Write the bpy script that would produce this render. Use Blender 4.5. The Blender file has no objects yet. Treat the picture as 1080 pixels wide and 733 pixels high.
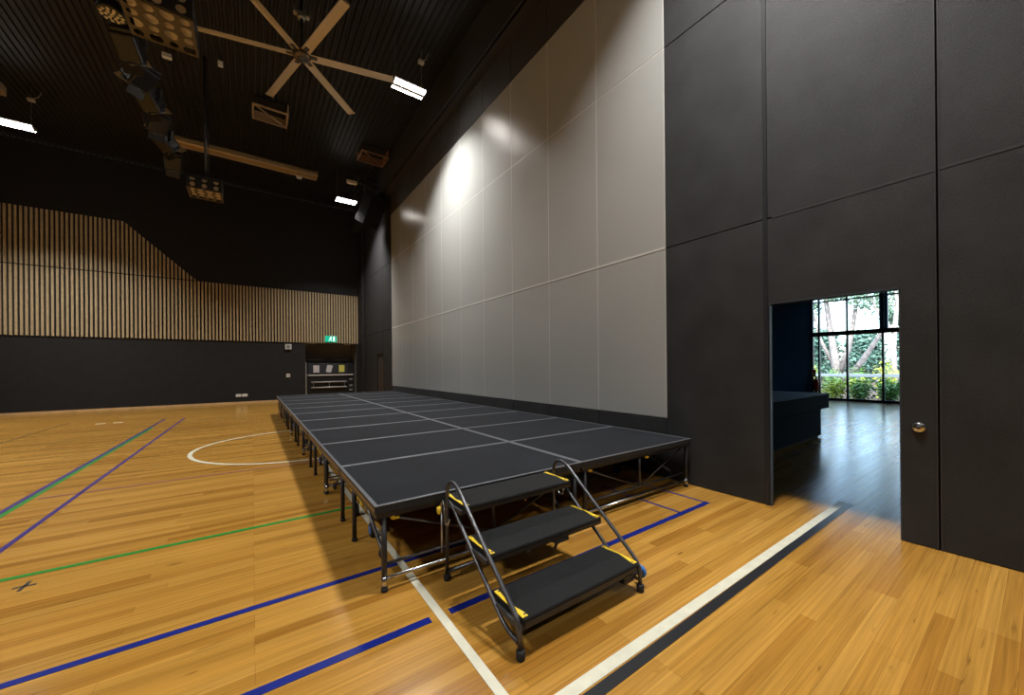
import bpy, bmesh, math, random
from mathutils import Vector, Matrix

random.seed(7)
S = bpy.context.scene
C = S.collection
PI = math.pi

# ------------------------------------------------------------------ camera
yaw, pit, rol = 0.60948987, 0.00037078, -0.00871274
fw = Vector((math.sin(yaw)*math.cos(pit), math.cos(yaw)*math.cos(pit), math.sin(pit)))
rt = Vector((math.cos(yaw), -math.sin(yaw), 0))
up = rt.cross(fw)
r2 = rt*math.cos(rol) + up*math.sin(rol)
u2 = -rt*math.sin(rol) + up*math.cos(rol)
cd = bpy.data.cameras.new('camera')
cam = bpy.data.objects.new('camera', cd)
C.objects.link(cam)
M4 = Matrix.Identity(4)
for i in range(3):
    M4[i][0] = r2[i]; M4[i][1] = u2[i]; M4[i][2] = -fw[i]
M4[0][3], M4[1][3], M4[2][3] = 0.0, 0.0, 1.52
cam.matrix_world = M4
cd.sensor_fit = 'HORIZONTAL'; cd.sensor_width = 36
cd.lens = 36*391.929/1080
cd.shift_y = (386.642-366.5)/1080
cd.clip_start = 0.05; cd.clip_end = 300
S.camera = cam

# ------------------------------------------------------------------ world, sun, exposure
SKY_STRENGTH = 1.25
SUN_STRENGTH = 9.0
LAMP_W = 280.0
LAMP_COLOR = (1.0, 0.972, 0.93)
LAMP_SPREAD = 112
w = bpy.data.worlds.new('sky'); S.world = w; w.use_nodes = True
nt = w.node_tree; nt.nodes.clear()
sky = nt.nodes.new('ShaderNodeTexSky'); sky.sky_type = 'NISHITA'
sky.sun_disc = False; sky.sun_elevation = math.radians(52); sky.sun_rotation = math.radians(250)
sky.air_density = 1.0; sky.dust_density = 2.5
bg = nt.nodes.new('ShaderNodeBackground'); bg.inputs[1].default_value = SKY_STRENGTH
wo = nt.nodes.new('ShaderNodeOutputWorld')
nt.links.new(sky.outputs[0], bg.inputs[0]); nt.links.new(bg.outputs[0], wo.inputs[0])
sl = bpy.data.lights.new('sun', 'SUN'); sl.energy = SUN_STRENGTH; sl.angle = 0.01; sl.color = (1, .95, .86)
so = bpy.data.objects.new('sun', sl); C.objects.link(so)
so.rotation_euler = Vector((0.50, 0.22, -0.84)).to_track_quat('-Z', 'Y').to_euler()
S.view_settings.view_transform = 'Standard'
S.view_settings.look = 'None'
S.view_settings.gamma = 1
S.view_settings.use_curve_mapping = False
S.view_settings.exposure = 0.0

# ------------------------------------------------------------------ materials
MATS = {}
def mat(name, col, rough=.5, metal=0., spec=.5, noise=None, bump=None, emit=None, sheen=0., coat=0.):
    """noise=(scale, amount): mottles the colour; bump=(scale, strength)."""
    m = bpy.data.materials.new(name); m.use_nodes = True
    t = m.node_tree; b = t.nodes['Principled BSDF']
    b.inputs['Base Color'].default_value = (*col, 1)
    b.inputs['Roughness'].default_value = rough
    b.inputs['Metallic'].default_value = metal
    b.inputs['Specular IOR Level'].default_value = spec
    if sheen: b.inputs['Sheen Weight'].default_value = sheen; b.inputs['Sheen Roughness'].default_value = .5
    if coat: b.inputs['Coat Weight'].default_value = coat
    if noise or bump:
        tc = t.nodes.new('ShaderNodeTexCoord')
    if noise:
        n = t.nodes.new('ShaderNodeTexNoise'); n.inputs['Scale'].default_value = noise[0]; n.inputs['Detail'].default_value = 6
        mr = t.nodes.new('ShaderNodeMapRange')
        mr.inputs[1].default_value = .3; mr.inputs[2].default_value = .7
        mr.inputs[3].default_value = 1-noise[1]; mr.inputs[4].default_value = 1+noise[1]
        mx = t.nodes.new('ShaderNodeVectorMath'); mx.operation = 'SCALE'
        mx.inputs[0].default_value = col
        t.links.new(tc.outputs['Object'], n.inputs['Vector']); t.links.new(n.outputs[0], mr.inputs[0])
        t.links.new(mr.outputs[0], mx.inputs['Scale']); t.links.new(mx.outputs[0], b.inputs['Base Color'])
    if bump:
        n2 = t.nodes.new('ShaderNodeTexNoise'); n2.inputs['Scale'].default_value = bump[0]; n2.inputs['Detail'].default_value = 3
        bp = t.nodes.new('ShaderNodeBump'); bp.inputs['Strength'].default_value = bump[1]; bp.inputs['Distance'].default_value = .01
        t.links.new(tc.outputs['Object'], n2.inputs['Vector']); t.links.new(n2.outputs[0], bp.inputs['Height'])
        t.links.new(bp.outputs[0], b.inputs['Normal'])
    if emit:
        b.inputs['Emission Color'].default_value = (*emit[0], 1); b.inputs['Emission Strength'].default_value = emit[1]
    MATS[name] = m
    return m

def floor_material():
    m = bpy.data.materials.new('timber_floor'); m.use_nodes = True
    t = m.node_tree; b = t.nodes['Principled BSDF']; N = t.nodes.new; L = t.links.new
    tc = N('ShaderNodeTexCoord')
    br = N('ShaderNodeTexBrick')
    br.inputs['Scale'].default_value = 1; br.inputs['Brick Width'].default_value = 1.7
    br.inputs['Row Height'].default_value = .078; br.inputs['Mortar Size'].default_value = .0007
    br.inputs['Mortar Smooth'].default_value = .3; br.inputs['Bias'].default_value = 0
    br.offset = .37; br.offset_frequency = 3; br.squash = .8; br.squash_frequency = 5
    br.inputs['Color1'].default_value = (0, 0, 0, 1); br.inputs['Color2'].default_value = (1, 1, 1, 1)
    br.inputs['Mortar'].default_value = (.3, .3, .3, 1)
    L(tc.outputs['Object'], br.inputs['Vector'])
    ramp = N('ShaderNodeValToRGB')
    e = ramp.color_ramp.elements
    e[0].position = 0; e[0].color = (.31, .14, .021, 1)
    e[1].position = 1; e[1].color = (.48, .255, .052, 1)
    x = e.new(.3); x.color = (.40, .20, .035, 1)
    x = e.new(.65); x.color = (.43, .22, .040, 1)
    L(br.outputs['Color'], ramp.inputs[0])
    mp = N('ShaderNodeMapping'); mp.inputs['Scale'].default_value = (.8, 42, 1)
    L(tc.outputs['Object'], mp.inputs['Vector'])
    gr = N('ShaderNodeTexNoise'); gr.inputs['Scale'].default_value = 1.6; gr.inputs['Detail'].default_value = 7; gr.inputs['Distortion'].default_value = .4
    L(mp.outputs[0], gr.inputs['Vector'])
    mr = N('ShaderNodeMapRange'); mr.inputs[1].default_value = .25; mr.inputs[2].default_value = .75; mr.inputs[3].default_value = .70; mr.inputs[4].default_value = 1.22
    L(gr.outputs[0], mr.inputs[0])
    mp2 = N('ShaderNodeMapping'); mp2.inputs['Scale'].default_value = (.35, 5, 1)
    L(tc.outputs['Object'], mp2.inputs['Vector'])
    g2 = N('ShaderNodeTexNoise'); g2.inputs['Scale'].default_value = 1.3; g2.inputs['Detail'].default_value = 3
    L(mp2.outputs[0], g2.inputs['Vector'])
    mr2 = N('ShaderNodeMapRange'); mr2.inputs[1].default_value = .3; mr2.inputs[2].default_value = .7; mr2.inputs[3].default_value = .86; mr2.inputs[4].default_value = 1.1
    L(g2.outputs[0], mr2.inputs[0])
    mu = N('ShaderNodeMath'); mu.operation = 'MULTIPLY'; L(mr.outputs[0], mu.inputs[0]); L(mr2.outputs[0], mu.inputs[1])
    sc = N('ShaderNodeVectorMath'); sc.operation = 'SCALE'
    # dark gum veins and small knots
    mp3 = N('ShaderNodeMapping'); mp3.inputs['Scale'].default_value = (2.2, 26, 1)
    L(tc.outputs['Object'], mp3.inputs['Vector'])
    vn = N('ShaderNodeTexNoise'); vn.inputs['Scale'].default_value = 1.1; vn.inputs['Detail'].default_value = 4; vn.inputs['Distortion'].default_value = .8
    L(mp3.outputs[0], vn.inputs['Vector'])
    vr = N('ShaderNodeMapRange'); vr.inputs[1].default_value = .66; vr.inputs[2].default_value = .78; vr.inputs[3].default_value = 1; vr.inputs[4].default_value = .35
    L(vn.outputs[0], vr.inputs[0])
    mu2 = N('ShaderNodeMath'); mu2.operation = 'MULTIPLY'; L(mu.outputs[0], mu2.inputs[0]); L(vr.outputs[0], mu2.inputs[1])
    L(ramp.outputs[0], sc.inputs[0]); L(mu2.outputs[0], sc.inputs['Scale'])
    # fine dark gap between boards
    mg = N('ShaderNodeMix'); mg.data_type = 'RGBA'; mg.inputs[7].default_value = (.13, .058, .012, 1)
    L(br.outputs['Fac'], mg.inputs[0]); L(sc.outputs[0], mg.inputs[6])
    L(mg.outputs[2], b.inputs['Base Color'])
    b.inputs['Roughness'].default_value = .27; b.inputs['Specular IOR Level'].default_value = .45
    rr = N('ShaderNodeMapRange'); rr.inputs[3].default_value = .15; rr.inputs[4].default_value = .26
    L(g2.outputs[0], rr.inputs[0]); L(rr.outputs[0], b.inputs['Roughness'])
    bp = N('ShaderNodeBump'); bp.inputs['Strength'].default_value = .06; bp.inputs['Distance'].default_value = .004
    L(gr.outputs[0], bp.inputs['Height']); L(bp.outputs[0], b.inputs['Normal'])
    return m

FLOOR = floor_material()
BLACK_PANEL = mat('black_acoustic_panel', (.0235, .0245, .026), .68, spec=.42, noise=(2.2, .32), bump=(160, .35), sheen=.03)
BLACK_WALL = mat('black_painted_wall', (.017, .0165, .017), .75, spec=.3, noise=(5, .12), bump=(220, .15))
BLACK_GAP = mat('black_shadow_gap', (.006, .006, .006), .9)
CHANNEL = mat('dark_steel_channel', (.020, .022, .027), .45)
GREY_PANEL = mat('grey_satin_panel', (.455, .463, .452), .25, spec=.28, noise=(.7, .03))
GREY_GAP = mat('grey_panel_joint', (.72, .72, .69), .5)
CEIL = mat('black_corrugated_metal', (.0155, .0155, .0185), .5, .0, .4)
BEAM = mat('black_steel_beam', (.045, .046, .056), .5)
BLACK_BAND = mat('black_upper_band', (.052, .050, .052), .6)
SLAT = mat('oak_slats', (.47, .365, .21), .55, noise=(9, .14))
SLAT_BACK = mat('black_slat_backing', (.012, .011, .010), .9)
TAN = mat('timber_skirting', (.62, .41, .19), .5, noise=(6, .12))
CARPET = mat('black_stage_carpet', (.0095, .0112, .0150), .8, spec=.2, noise=(2.2, .28), bump=(350, .5), sheen=.02)
TREAD = mat('black_tread_carpet', (.0095, .0098, .0105), .85, spec=.3, noise=(20, .18), bump=(420, .6))
ALU = mat('grey_aluminium_edge', (.17, .18, .20), .42, .55, noise=(30, .2))
PLY = mat('plywood_edge', (.20, .115, .05), .55, noise=(20, .2))
STEEL_BLACK = mat('black_powdercoated_steel', (.022, .022, .024), .42, .1, .5)
STEEL_DARK = mat('dark_steel_tube', (.10, .10, .11), .33, .75)
CHROME = mat('chromed_steel', (.62, .62, .63), .2, 1.)
YELLOW = mat('yellow_painted_steel', (.80, .56, .03), .5)
RUBBER = mat('black_rubber', (.012, .012, .012), .8)
BLUE_WHEEL = mat('blue_wheel_hub', (.03, .15, .45), .4)
LINE_WHITE = mat('white_floor_paint', (.60, .585, .47), .35, spec=.3, noise=(12, .08))
LINE_BLACK = mat('black_floor_paint', (.018, .019, .022), .3)
LINE_BLUE = mat('blue_floor_paint', (.006, .015, .17), .38, spec=.3, noise=(12, .1))
LINE_VIOLET = mat('violet_floor_paint', (.040, .024, .16), .38, spec=.3)
LINE_GREEN = mat('green_floor_paint', (.015, .24, .035), .3)
LINE_PURPLE = mat('purple_floor_paint', (.20, .055, .10), .3)
LINE_BROWN = mat('brown_floor_paint', (.17, .10, .025), .3)
TAPE = mat('dark_marking_tape', (.02, .022, .025), .5)
WHITE = mat('white_plastic', (.75, .74, .70), .45)
CREAM = mat('cream_board', (.85, .72, .50), .6)
FAN_BLADE = mat('champagne_fan_blade', (.60, .49, .33), .38, .25)
FAN_HUB = mat('bronze_fan_hub', (.16, .12, .08), .35, .7)
PLYBOX = mat('oak_ply_box', (.085, .062, .028), .55, noise=(12, .15))
TROUGH = mat('golden_trough_reflector', (.55, .40, .18), .4, .35)
TROUGH_LIP = mat('pale_trough_lip', (.50, .42, .32), .5, .3)
TIMBER = mat('raw_timber_frame', (.42, .30, .18), .6, noise=(8, .2))
TIMBER_RED = mat('red_brown_timber_frame', (.26, .14, .085), .6, noise=(8, .2))
LAMP_LENS = mat('lit_lamp_lens', (.9, .9, .9), .4, emit=((1, .95, .88), 24.0))
LAMP_BODY = mat('pale_lamp_housing', (.5, .5, .5), .4, .3)
LENS_DARK = mat('spotlight_lens', (.05, .06, .08), .08, 0, .8)
LIGHT_BODY = mat('black_spotlight_body', (.010, .010, .011), .35, .2)
GREY_GEL = mat('grey_gel_frame', (.06, .063, .07), .4)
SPK_GRILL = mat('speaker_grill', (.022, .022, .025), .7, spec=.2, bump=(300, .5))
PALE_METAL = mat('brushed_pale_metal', (.48, .49, .50), .35, .8)
EXIT_GREEN = mat('exit_green', (.0, .30, .17), .5, emit=((.0, .62, .42), .55))
EXIT_WHITE = mat('exit_white', (.9, .95, .95), .5, emit=((.75, 1, .95), .9))
PAPER = mat('white_paper', (.62, .60, .60), .8)
PAPER_YELLOW = mat('yellow_paper', (.62, .60, .12), .8)
CASE_BLACK = mat('black_case_laminate', (.010, .010, .011), .5)
CASE_PANEL = mat('dark_navy_case_panel', (.03, .031, .04), .5)
BLUE_BLACK = mat('charcoal_lobby_wall', (.010, .022, .036), 1, spec=0)
COUNTER = mat('dark_counter_laminate', (.005, .010, .017), .9, spec=.04)
COUNTER_TOP = mat('slate_counter_top', (.07, .12, .18), .7, spec=.1)
WIN_FRAME = mat('dark_window_frame', (.025, .045, .075), .45, .3)
RED = mat('red_extinguisher', (.55, .03, .025), .35)
RAIL_W = mat('pale_garden_rail', (.24, .29, .34), .5)
SOIL = mat('garden_soil', (.07, .05, .03), .9, noise=(3, .3))
BARK = mat('pale_grey_bark', (.25, .225, .21), .85, noise=(7, .35))
BARK_PALE = mat('pale_pinkish_bark', (.42, .36, .33), .85, noise=(7, .3))
LEAF_Y = mat('yellow_green_leaves', (.42, .50, .06), .5, noise=(5, .35))
LEAF_G = mat('mid_green_leaves', (.12, .27, .05), .5, noise=(5, .35))
LEAF_D = mat('blue_green_leaves', (.09, .18, .14), .55, noise=(5, .3))
LEAF_T = mat('dusty_green_leaves', (.15, .25, .17), .55, noise=(3, .3))
for n in ('yellow_green_leaves', 'mid_green_leaves', 'blue_green_leaves', 'dusty_green_leaves'):
    MATS[n].node_tree.nodes['Principled BSDF'].inputs['Transmission Weight'].default_value = 0
gm = bpy.data.materials.new('window_glass'); gm.use_nodes = True
gt = gm.node_tree; gt.nodes.clear()
_o = gt.nodes.new('ShaderNodeOutputMaterial'); _t = gt.nodes.new('ShaderNodeBsdfTransparent'); _g = gt.nodes.new('ShaderNodeBsdfGlossy')
_g.inputs['Roughness'].default_value = .02; _t.inputs[0].default_value = (.93, .97, .98, 1)
_f = gt.nodes.new('ShaderNodeFresnel'); _f.inputs[0].default_value = 1.35; _m = gt.nodes.new('ShaderNodeMixShader')
gt.links.new(_f.outputs[0], _m.inputs[0]); gt.links.new(_t.outputs[0], _m.inputs[1]); gt.links.new(_g.outputs[0], _m.inputs[2]); gt.links.new(_m.outputs[0], _o.inputs[0])
GLASS = gm

# ------------------------------------------------------------------ mesh helpers
class MB:
    def __init__(s): s.bm = bmesh.new()
    def box(s, lo, hi, bev=0., rot=None, piv=None):
        g = bmesh.ops.create_cube(s.bm, size=1)['verts']
        c = [(a+b)/2 for a, b in zip(lo, hi)]; d = [abs(b-a) for a, b in zip(lo, hi)]
        for v in g: v.co = Vector((v.co.x*d[0]+c[0], v.co.y*d[1]+c[1], v.co.z*d[2]+c[2]))
        if bev:
            es = {e for v in g for e in v.link_edges}
            r = bmesh.ops.bevel(s.bm, geom=list(es), offset=bev, segments=2, profile=.5, affect='EDGES')
            g = list({v for f in r['faces'] for v in f.verts} | {v for v in g if v.is_valid})
        if rot is not None:
            p = Vector(piv if piv else c)
            for v in g: v.co = rot @ (v.co-p) + p
        return s
    def tube(s, pts, r, n=10, caps=True, closed=False):
        pts = [Vector(p) for p in pts]
        t0 = (pts[1]-pts[0]).normalized()
        ref = Vector((0, 0, 1)) if abs(t0.z) < .9 else Vector((1, 0, 0))
        a = t0.cross(ref).normalized(); rings = []
        for i, p in enumerate(pts):
            if i == 0: t = t0
            elif i == len(pts)-1: t = (pts[-1]-pts[-2]).normalized()
            else: t = ((pts[i+1]-p).normalized()+(p-pts[i-1]).normalized()).normalized()
            a = (a - t*a.dot(t)).normalized(); b = t.cross(a)
            rr = r[i] if isinstance(r, (list, tuple)) else r
            rings.append([s.bm.verts.new(p + (a*math.cos(2*PI*k/n)+b*math.sin(2*PI*k/n))*rr) for k in range(n)])
        for A, B in zip(rings, rings[1:]):
            for k in range(n):
                f = s.bm.faces.new((A[k], A[(k+1) % n], B[(k+1) % n], B[k])); f.smooth = True
        if caps:
            s.bm.faces.new(list(reversed(rings[0]))); s.bm.faces.new(rings[-1])
        return s
    def lathe(s, prof, n=24, axis='z', origin=(0, 0, 0)):
        """prof: [(radius, height)]"""
        o = Vector(origin); rings = []
        for r, h in prof:
            ring = []
            for k in range(n):
                a = 2*PI*k/n; c, q = r*math.cos(a), r*math.sin(a)
                p = {'z': (c, q, h), 'x': (h, c, q), 'y': (q, h, c)}[axis]
                ring.append(s.bm.verts.new(o+Vector(p)))
            rings.append(ring)
        for A, B in zip(rings, rings[1:]):
            for k in range(n):
                f = s.bm.faces.new((A[k], A[(k+1) % n], B[(k+1) % n], B[k])); f.smooth = True
        s.bm.faces.new(list(reversed(rings[0]))); s.bm.faces.new(rings[-1])
        return s
    def poly(s, pts, vec):
        """prism: a flat outline pushed along vec"""
        v = Vector(vec); A = [s.bm.verts.new(Vector(p)) for p in pts]; B = [s.bm.verts.new(Vector(p)+v) for p in pts]
        n = len(pts); s.bm.faces.new(A); s.bm.faces.new(list(reversed(B)))
        for k in range(n): s.bm.faces.new((A[k], B[k], B[(k+1) % n], A[(k+1) % n]))
        return s
    def quad(s, *pts):
        s.bm.faces.new([s.bm.verts.new(Vector(p)) for p in pts]); return s
    def done(s, name, m, parent=None, loc=None, fixn=True):
        if fixn: bmesh.ops.recalc_face_normals(s.bm, faces=s.bm.faces)
        me = bpy.data.meshes.new(name); s.bm.to_mesh(me); s.bm.free()
        me.materials.append(m)
        o = bpy.data.objects.new(name, me); C.objects.link(o)
        if parent: o.parent = parent
        if loc: o.location = loc
        return o

def arc(c, r, a0, a1, n, plane='yz', x=0):
    out = []
    for i in range(n+1):
        a = a0+(a1-a0)*i/n
        out.append((x, c[0]+r*math.cos(a), c[1]+r*math.sin(a)))
    return out
def tag(o, label, cat, group=None, kind=None):
    o['label'] = label; o['category'] = cat
    if group: o['group'] = group
    if kind: o['kind'] = kind
    return o
def thing(name, label, cat, loc=(0, 0, 0), rz=0, group=None):
    o = bpy.data.objects.new(name, None); C.objects.link(o); o.location = loc; o.rotation_euler = (0, 0, rz)
    o.empty_display_size = .1
    return tag(o, label, cat, group)
def struct(o, label=None, cat=None):
    o['kind'] = 'structure'
    if label: o['label'] = label
    if cat: o['category'] = cat
    return o
def copy_tree(o, parent=None):
    c = o.copy(); C.objects.link(c)
    if parent: c.parent = parent
    for ch in [x for x in bpy.data.objects if x.parent == o]: copy_tree(ch, c)
    return c

# ================================================================== SETTING
WX = 4.555          # face of the long right-hand wall
X0, Y0, YE, ZC = -10.5, -7.5, 20.3, 9.55
struct(MB().box((X0-.2, Y0-.2, -.12), (20.2, YE+1.8, 0)).done('floor', FLOOR), 'varnished honey timber board sports floor', 'floor')

# ceiling: trapezoid-corrugated black sheet running along the hall
def ceiling():
    m = MB(); x = X0; prof = []
    while x < 4.29:
        prof += [(x, 0), (x+.06, 0), (x+.08, .035), (x+.125, .035)]; x += .145
    prof.append((x, 0))
    A = [m.bm.verts.new((a, Y0, ZC+b)) for a, b in prof]; B = [m.bm.verts.new((a, YE, ZC+b)) for a, b in prof]
    for k in range(len(prof)-1): m.bm.faces.new((A[k], A[k+1], B[k+1], B[k]))
    o = m.done('ceiling', CEIL)
    struct(o, 'black corrugated metal ceiling of the hall', 'ceiling')
    MB().box((X0-.2, Y0-.2, ZC+.06), (5, YE+2, ZC+.2)).done('ceiling_deck', BLACK_GAP, o)
ceiling()

def panel_wall(name, mat_p, cells, x=WX, t=.04, gap=.012, bev=.004):
    """cells: (y0,y1,z0,z1) panels facing -X"""
    m = MB()
    for y0, y1, z0, z1 in cells:
        m.box((x, y0+gap/2, z0+gap/2), (x+t, y1-gap/2, z1-gap/2), bev)
    return m.done(name, mat_p)

DY0, DY1, DZ = .715, 1.682, 2.165      # doorway in the long wall
Z1, Z2 = 3.09, 5.775
cells = []
for za, zb in ((0, Z1), (Z1, Z2), (Z2, ZC)):
    cells += [(Y0, -4.6, za, zb), (-4.6, -2.1, za, zb), (-2.1, .490, za, zb), (1.735, 2.905, za, zb)]
cells += [(.490, 1.705, Z1, Z2), (.490, 1.705, Z2, ZC)]
def panel_wall_door():
    m = MB()
    for y0, y1, z0, z1 in cells: m.box((WX, y0+.006, z0+.006), (WX+.04, y1-.006, z1-.006), .004)
    m.poly([(WX, .496, .006), (WX, DY0-.012, .006), (WX, DY0-.012, DZ+.012), (WX, 1.699, DZ+.012), (WX, 1.699, Z1-.006), (WX, .496, Z1-.006)], (.04, 0, 0))
    return m.done('wall_right', BLACK_PANEL)
wr = panel_wall_door()
struct(wr, 'black felted acoustic panel wall with the open doorway', 'wall')
b = MB()
b.box((WX+.04, Y0, 0), (WX+.13, DY0, ZC)); b.box((WX+.04, DY0, DZ), (WX+.09, DY1, ZC)); b.box((WX+.04, DY1, 0), (WX+.05, YE, ZC))
b.done('panel_backing', BLACK_GAP, wr)
MB().box((WX-.004, 1.700, 0), (WX+.04, 1.738, ZC)).done('joint_channel', CHANNEL, wr)
MB().box((WX-.002, .500, Z1-.012), (WX+.03, 1.66, Z1+.010)).box((WX-.002, Y0, Z1-.012), (WX+.03, .480, Z1+.010)).box((WX-.003, .496, 0), (WX+.02, .504, ZC)).box((WX-.003, .476, 0), (WX+.02, .484, ZC)).done('joint_cover', mat('dark_grey_joint_cover', (.045, .045, .050), .5), wr)
# door surround
dm = MB()
dm.box((WX-.002, DY1, 0), (WX+.055, DY1+.012, DZ)).box((WX+.01, DY0-.012, 0), (WX+.13, DY0, DZ)).box((WX-.002, DY0-.012, DZ), (WX+.13, DY1+.012, DZ+.012))
struct(dm.done('door_1', mat('blue_grey_door_lining', (.045, .055, .07), .5)), 'black lined doorway opening to the bright lobby', 'doorway')

# grey satin panels above the stage
gy = [2.905+1.195*k for k in range(11)]
GZ = [.81, Z1+.01, Z2, 7.585]
gp = panel_wall('wall_stage', GREY_PANEL, [(gy[i], gy[i+1], GZ[j], GZ[j+1]) for i in range(10) for j in range(3)], gap=.015, bev=.003)
struct(gp, 'tall glossy grey panelled wall behind the stage', 'wall')
MB().box((WX+.0025, 2.905, .81), (WX+.04, gy[-1], 7.585)).box((WX-.003, 2.905, Z1-.004), (WX+.002, gy[-1], Z1+.024)).done('panel_joint', GREY_GAP, gp)
bp_ = panel_wall('baseboard_right', BLACK_PANEL, [(gy[i], gy[i+1], 0, .80) for i in range(10)])
struct(bp_, 'black panel strip below the grey wall', 'wall base')
up_ = panel_wall('trim_1', BLACK_BAND, [(gy[i], gy[i+1], 7.595, 8.46) for i in range(10)])
struct(up_, 'black panel band above the grey wall', 'wall band')
# far part of the long wall
fy = [gy[-1], 15.95, 16.30, 18.9, YE]
fc = []
for za, zb in ((0, Z1), (Z1, Z2), (Z2, ZC)):
    fc += [(14.855, 16.05, za, zb), (16.05, 18.95, za, zb), (18.95, YE, za, zb)]
fc = [c for c in fc if not (c[0] == 16.05 and c[2] == 0)]
fc += [(16.05, 16.08, 0, Z1), (16.98, 18.95, 0, Z1), (16.08, 16.98, 2.12, Z1)]
wf = panel_wall('wall_far', BLACK_WALL, fc)
struct(wf, 'black panelled wall beyond the grey panels', 'wall')
MB().box((WX+.03, 16.08, 0), (WX+.045, 16.98, 2.12)).done('door_2', mat('dark_brown_door', (.035, .024, .02), .6))
struct(bpy.data.objects['door_2'], 'dark recessed door in the black far wall', 'door')
# pilaster at the far corner
struct(MB().box((WX-.09, 19.3, 0), (WX, YE, ZC), .01).done('trim_2', BLACK_WALL), 'black pilaster in the far corner', 'pilaster')
# beam along the top of the wall
bm_ = MB().box((4.27, Y0, 8.46), (WX+.13, YE, ZC)).box((4.23, Y0, 8.46), (4.31, YE, 8.50))
struct(bm_.done('trim_3', BEAM), 'black steel beam along the top of the long wall', 'beam')

# ---------------- end wall with alcove and slats
AX0, AX1, AZ, AD = 2.08, 4.41, 2.76, 1.25
ew = MB()
ew.box((X0, YE, 0), (AX0, YE+.15, ZC)).box((AX0, YE, AZ), (AX1, YE+.15, ZC)).box((AX1, YE, 0), (WX+.13, YE+.15, ZC))
ewo = ew.done('wall_end', BLACK_WALL); struct(ewo, 'black end wall with the oak slat band', 'wall')
al = MB()
al.box((AX0-.08, YE+.15, 0), (AX0, YE+AD, AZ)).box((AX1, YE+.15, 0), (AX1+.08, YE+AD, AZ)).box((AX0-.08, YE+AD, 0), (AX1+.08, YE+AD+.1, AZ+.1)).box((AX0-.08, YE+.15, AZ), (AX1+.08, YE+AD, AZ+.1))
alo = al.done('alcove_wall', mat('alcove_grey', (.20, .19, .175), .8)); struct(alo, 'dark storage alcove in the end wall', 'alcove')
MB().box((AX0, YE-.01, 0), (AX0+.05, YE+.02, 1.85)).done('alcove_trim', PALE_METAL, alo)
sh = MB().box((AX0+.05, YE+AD-.12, 1.92), (AX0+.9, YE+AD, 2.0)).box((AX1-.9, YE+AD-.12, 1.92), (AX1-.1, YE+AD, 2.0))
sh.done('alcove_ledge', mat('pale_grey_ledge', (.4, .39, .37), .6), alo)
struct(MB().box((X0, YE-.02, 0), (AX0-.05, YE, .085)).done('baseboard_end', TAN), 'pale timber skirting of the end wall', 'skirting')
sl_ = MB(); x = X0+.03
SB, SM, ST = 2.765, 5.225, 7.245
xs = []
while x < 4.40:
    xs.append(x); x += .118
for x in xs:
    sl_.box((x, YE-.06, SB), (x+.062, YE-.012, SM-.02))
    if x < -1.95:
        top = ST
        if x > -4.03: top = ST - (x+4.03)/(2.1)*(ST-SM-.05)
        xe = x+.062
        top2 = top if x < -4.03 else ST - (xe+4.03)/2.1*(ST-SM-.05)
        sl_.poly([(x, YE-.06, SM+.02), (xe, YE-.06, SM+.02), (xe, YE-.06, max(SM+.03, top2)), (x, YE-.06, top)], (0, .048, 0))
slo = sl_.done('trim_4', SLAT); struct(slo, 'vertical oak slat band across the end wall', 'slat cladding')
sbk = MB().box((X0, YE-.012, SB), (4.41, YE, SM))
sbk.poly([(X0, YE-.012, SM), (-1.93, YE-.012, SM), (-4.03, YE-.012, ST), (X0, YE-.012, ST)], (0, .011, 0))
sbk.done('slat_backing', SLAT_BACK, slo)
# other walls
struct(MB().box((X0-.2, Y0-.2, 0), (X0, YE+.15, ZC)).done('wall_left', BLACK_WALL), 'black wall on the open side of the hall', 'wall')
struct(MB().box((X0, Y0-.2, 0), (WX+.13, Y0, ZC)).done('wall_back', BLACK_WALL), 'black wall at the rear of the hall', 'wall')

# ---------------- floor markings
def line(name, pts, wdt, m, label, z=.0022):
    p0, p1 = Vector((*pts[0], 0)), Vector((*pts[1], 0)); d = (p1-p0).normalized(); n = Vector((-d.y, d.x, 0))*wdt/2
    q = MB().poly([p0-n+Vector((0, 0, .0004)), p1-n+Vector((0, 0, .0004)), p1+n+Vector((0, 0, .0004)), p0+n+Vector((0, 0, .0004))], (0, 0, z))
    return struct(q.done('floor_marking', m), label, 'floor line')
line('l', ((.936, 1.24), (.936, 6.8)), .052, LINE_WHITE, 'white line running under the front left stage corner', .0030)
line('l', ((-9, 2.885), (2.6, 2.885)), .05, LINE_BLUE, 'blue line crossing just behind the stage front legs')
line('l', ((-.8, 2.125), (.868, 2.125)), .055, LINE_BLUE, 'short blue line left of the white line by the steps')
line('l', ((.995, 2.125), (4.12, 2.14)), .055, LINE_BLUE, 'blue line passing beneath the steps towards the wall')
line('l', ((3.607, 2.16), (3.607, 3.2)), .03, LINE_BLUE, 'left thin blue tick beneath the stage front')
line('l', ((4.095, 2.16), (4.095, 3.2)), .03, LINE_BLUE, 'right thin blue tick beneath the stage front')
line('l', ((-9, 4.34), (4.3, 4.34)), .05, LINE_GREEN, 'green line crossing beneath the stage')
line('l', ((.91, 1.272), (5.3, 1.275)), .066, LINE_WHITE, 'white line leading through the doorway', .0030)
line('l', ((.91, 1.198), (5.3, 1.215)), .06, LINE_BLACK, 'black line beside the white line through the doorway', .0026)
line('l', ((-2.237, -2), (-2.224, 15.5)), .05, LINE_VIOLET, 'long violet line beside the green line')
line('l', ((-2.175, -2), (-2.172, 13.4)), .05, LINE_GREEN, 'long green line beside the violet line')
line('l', ((-1.759, -2), (-1.759, 15.4)), .045, LINE_VIOLET, 'long violet line nearer the stage')
line('l', ((-2.1, 6.85), (4, 6.88)), .035, LINE_PURPLE, 'purple cross line in front of the white circle')
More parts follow.
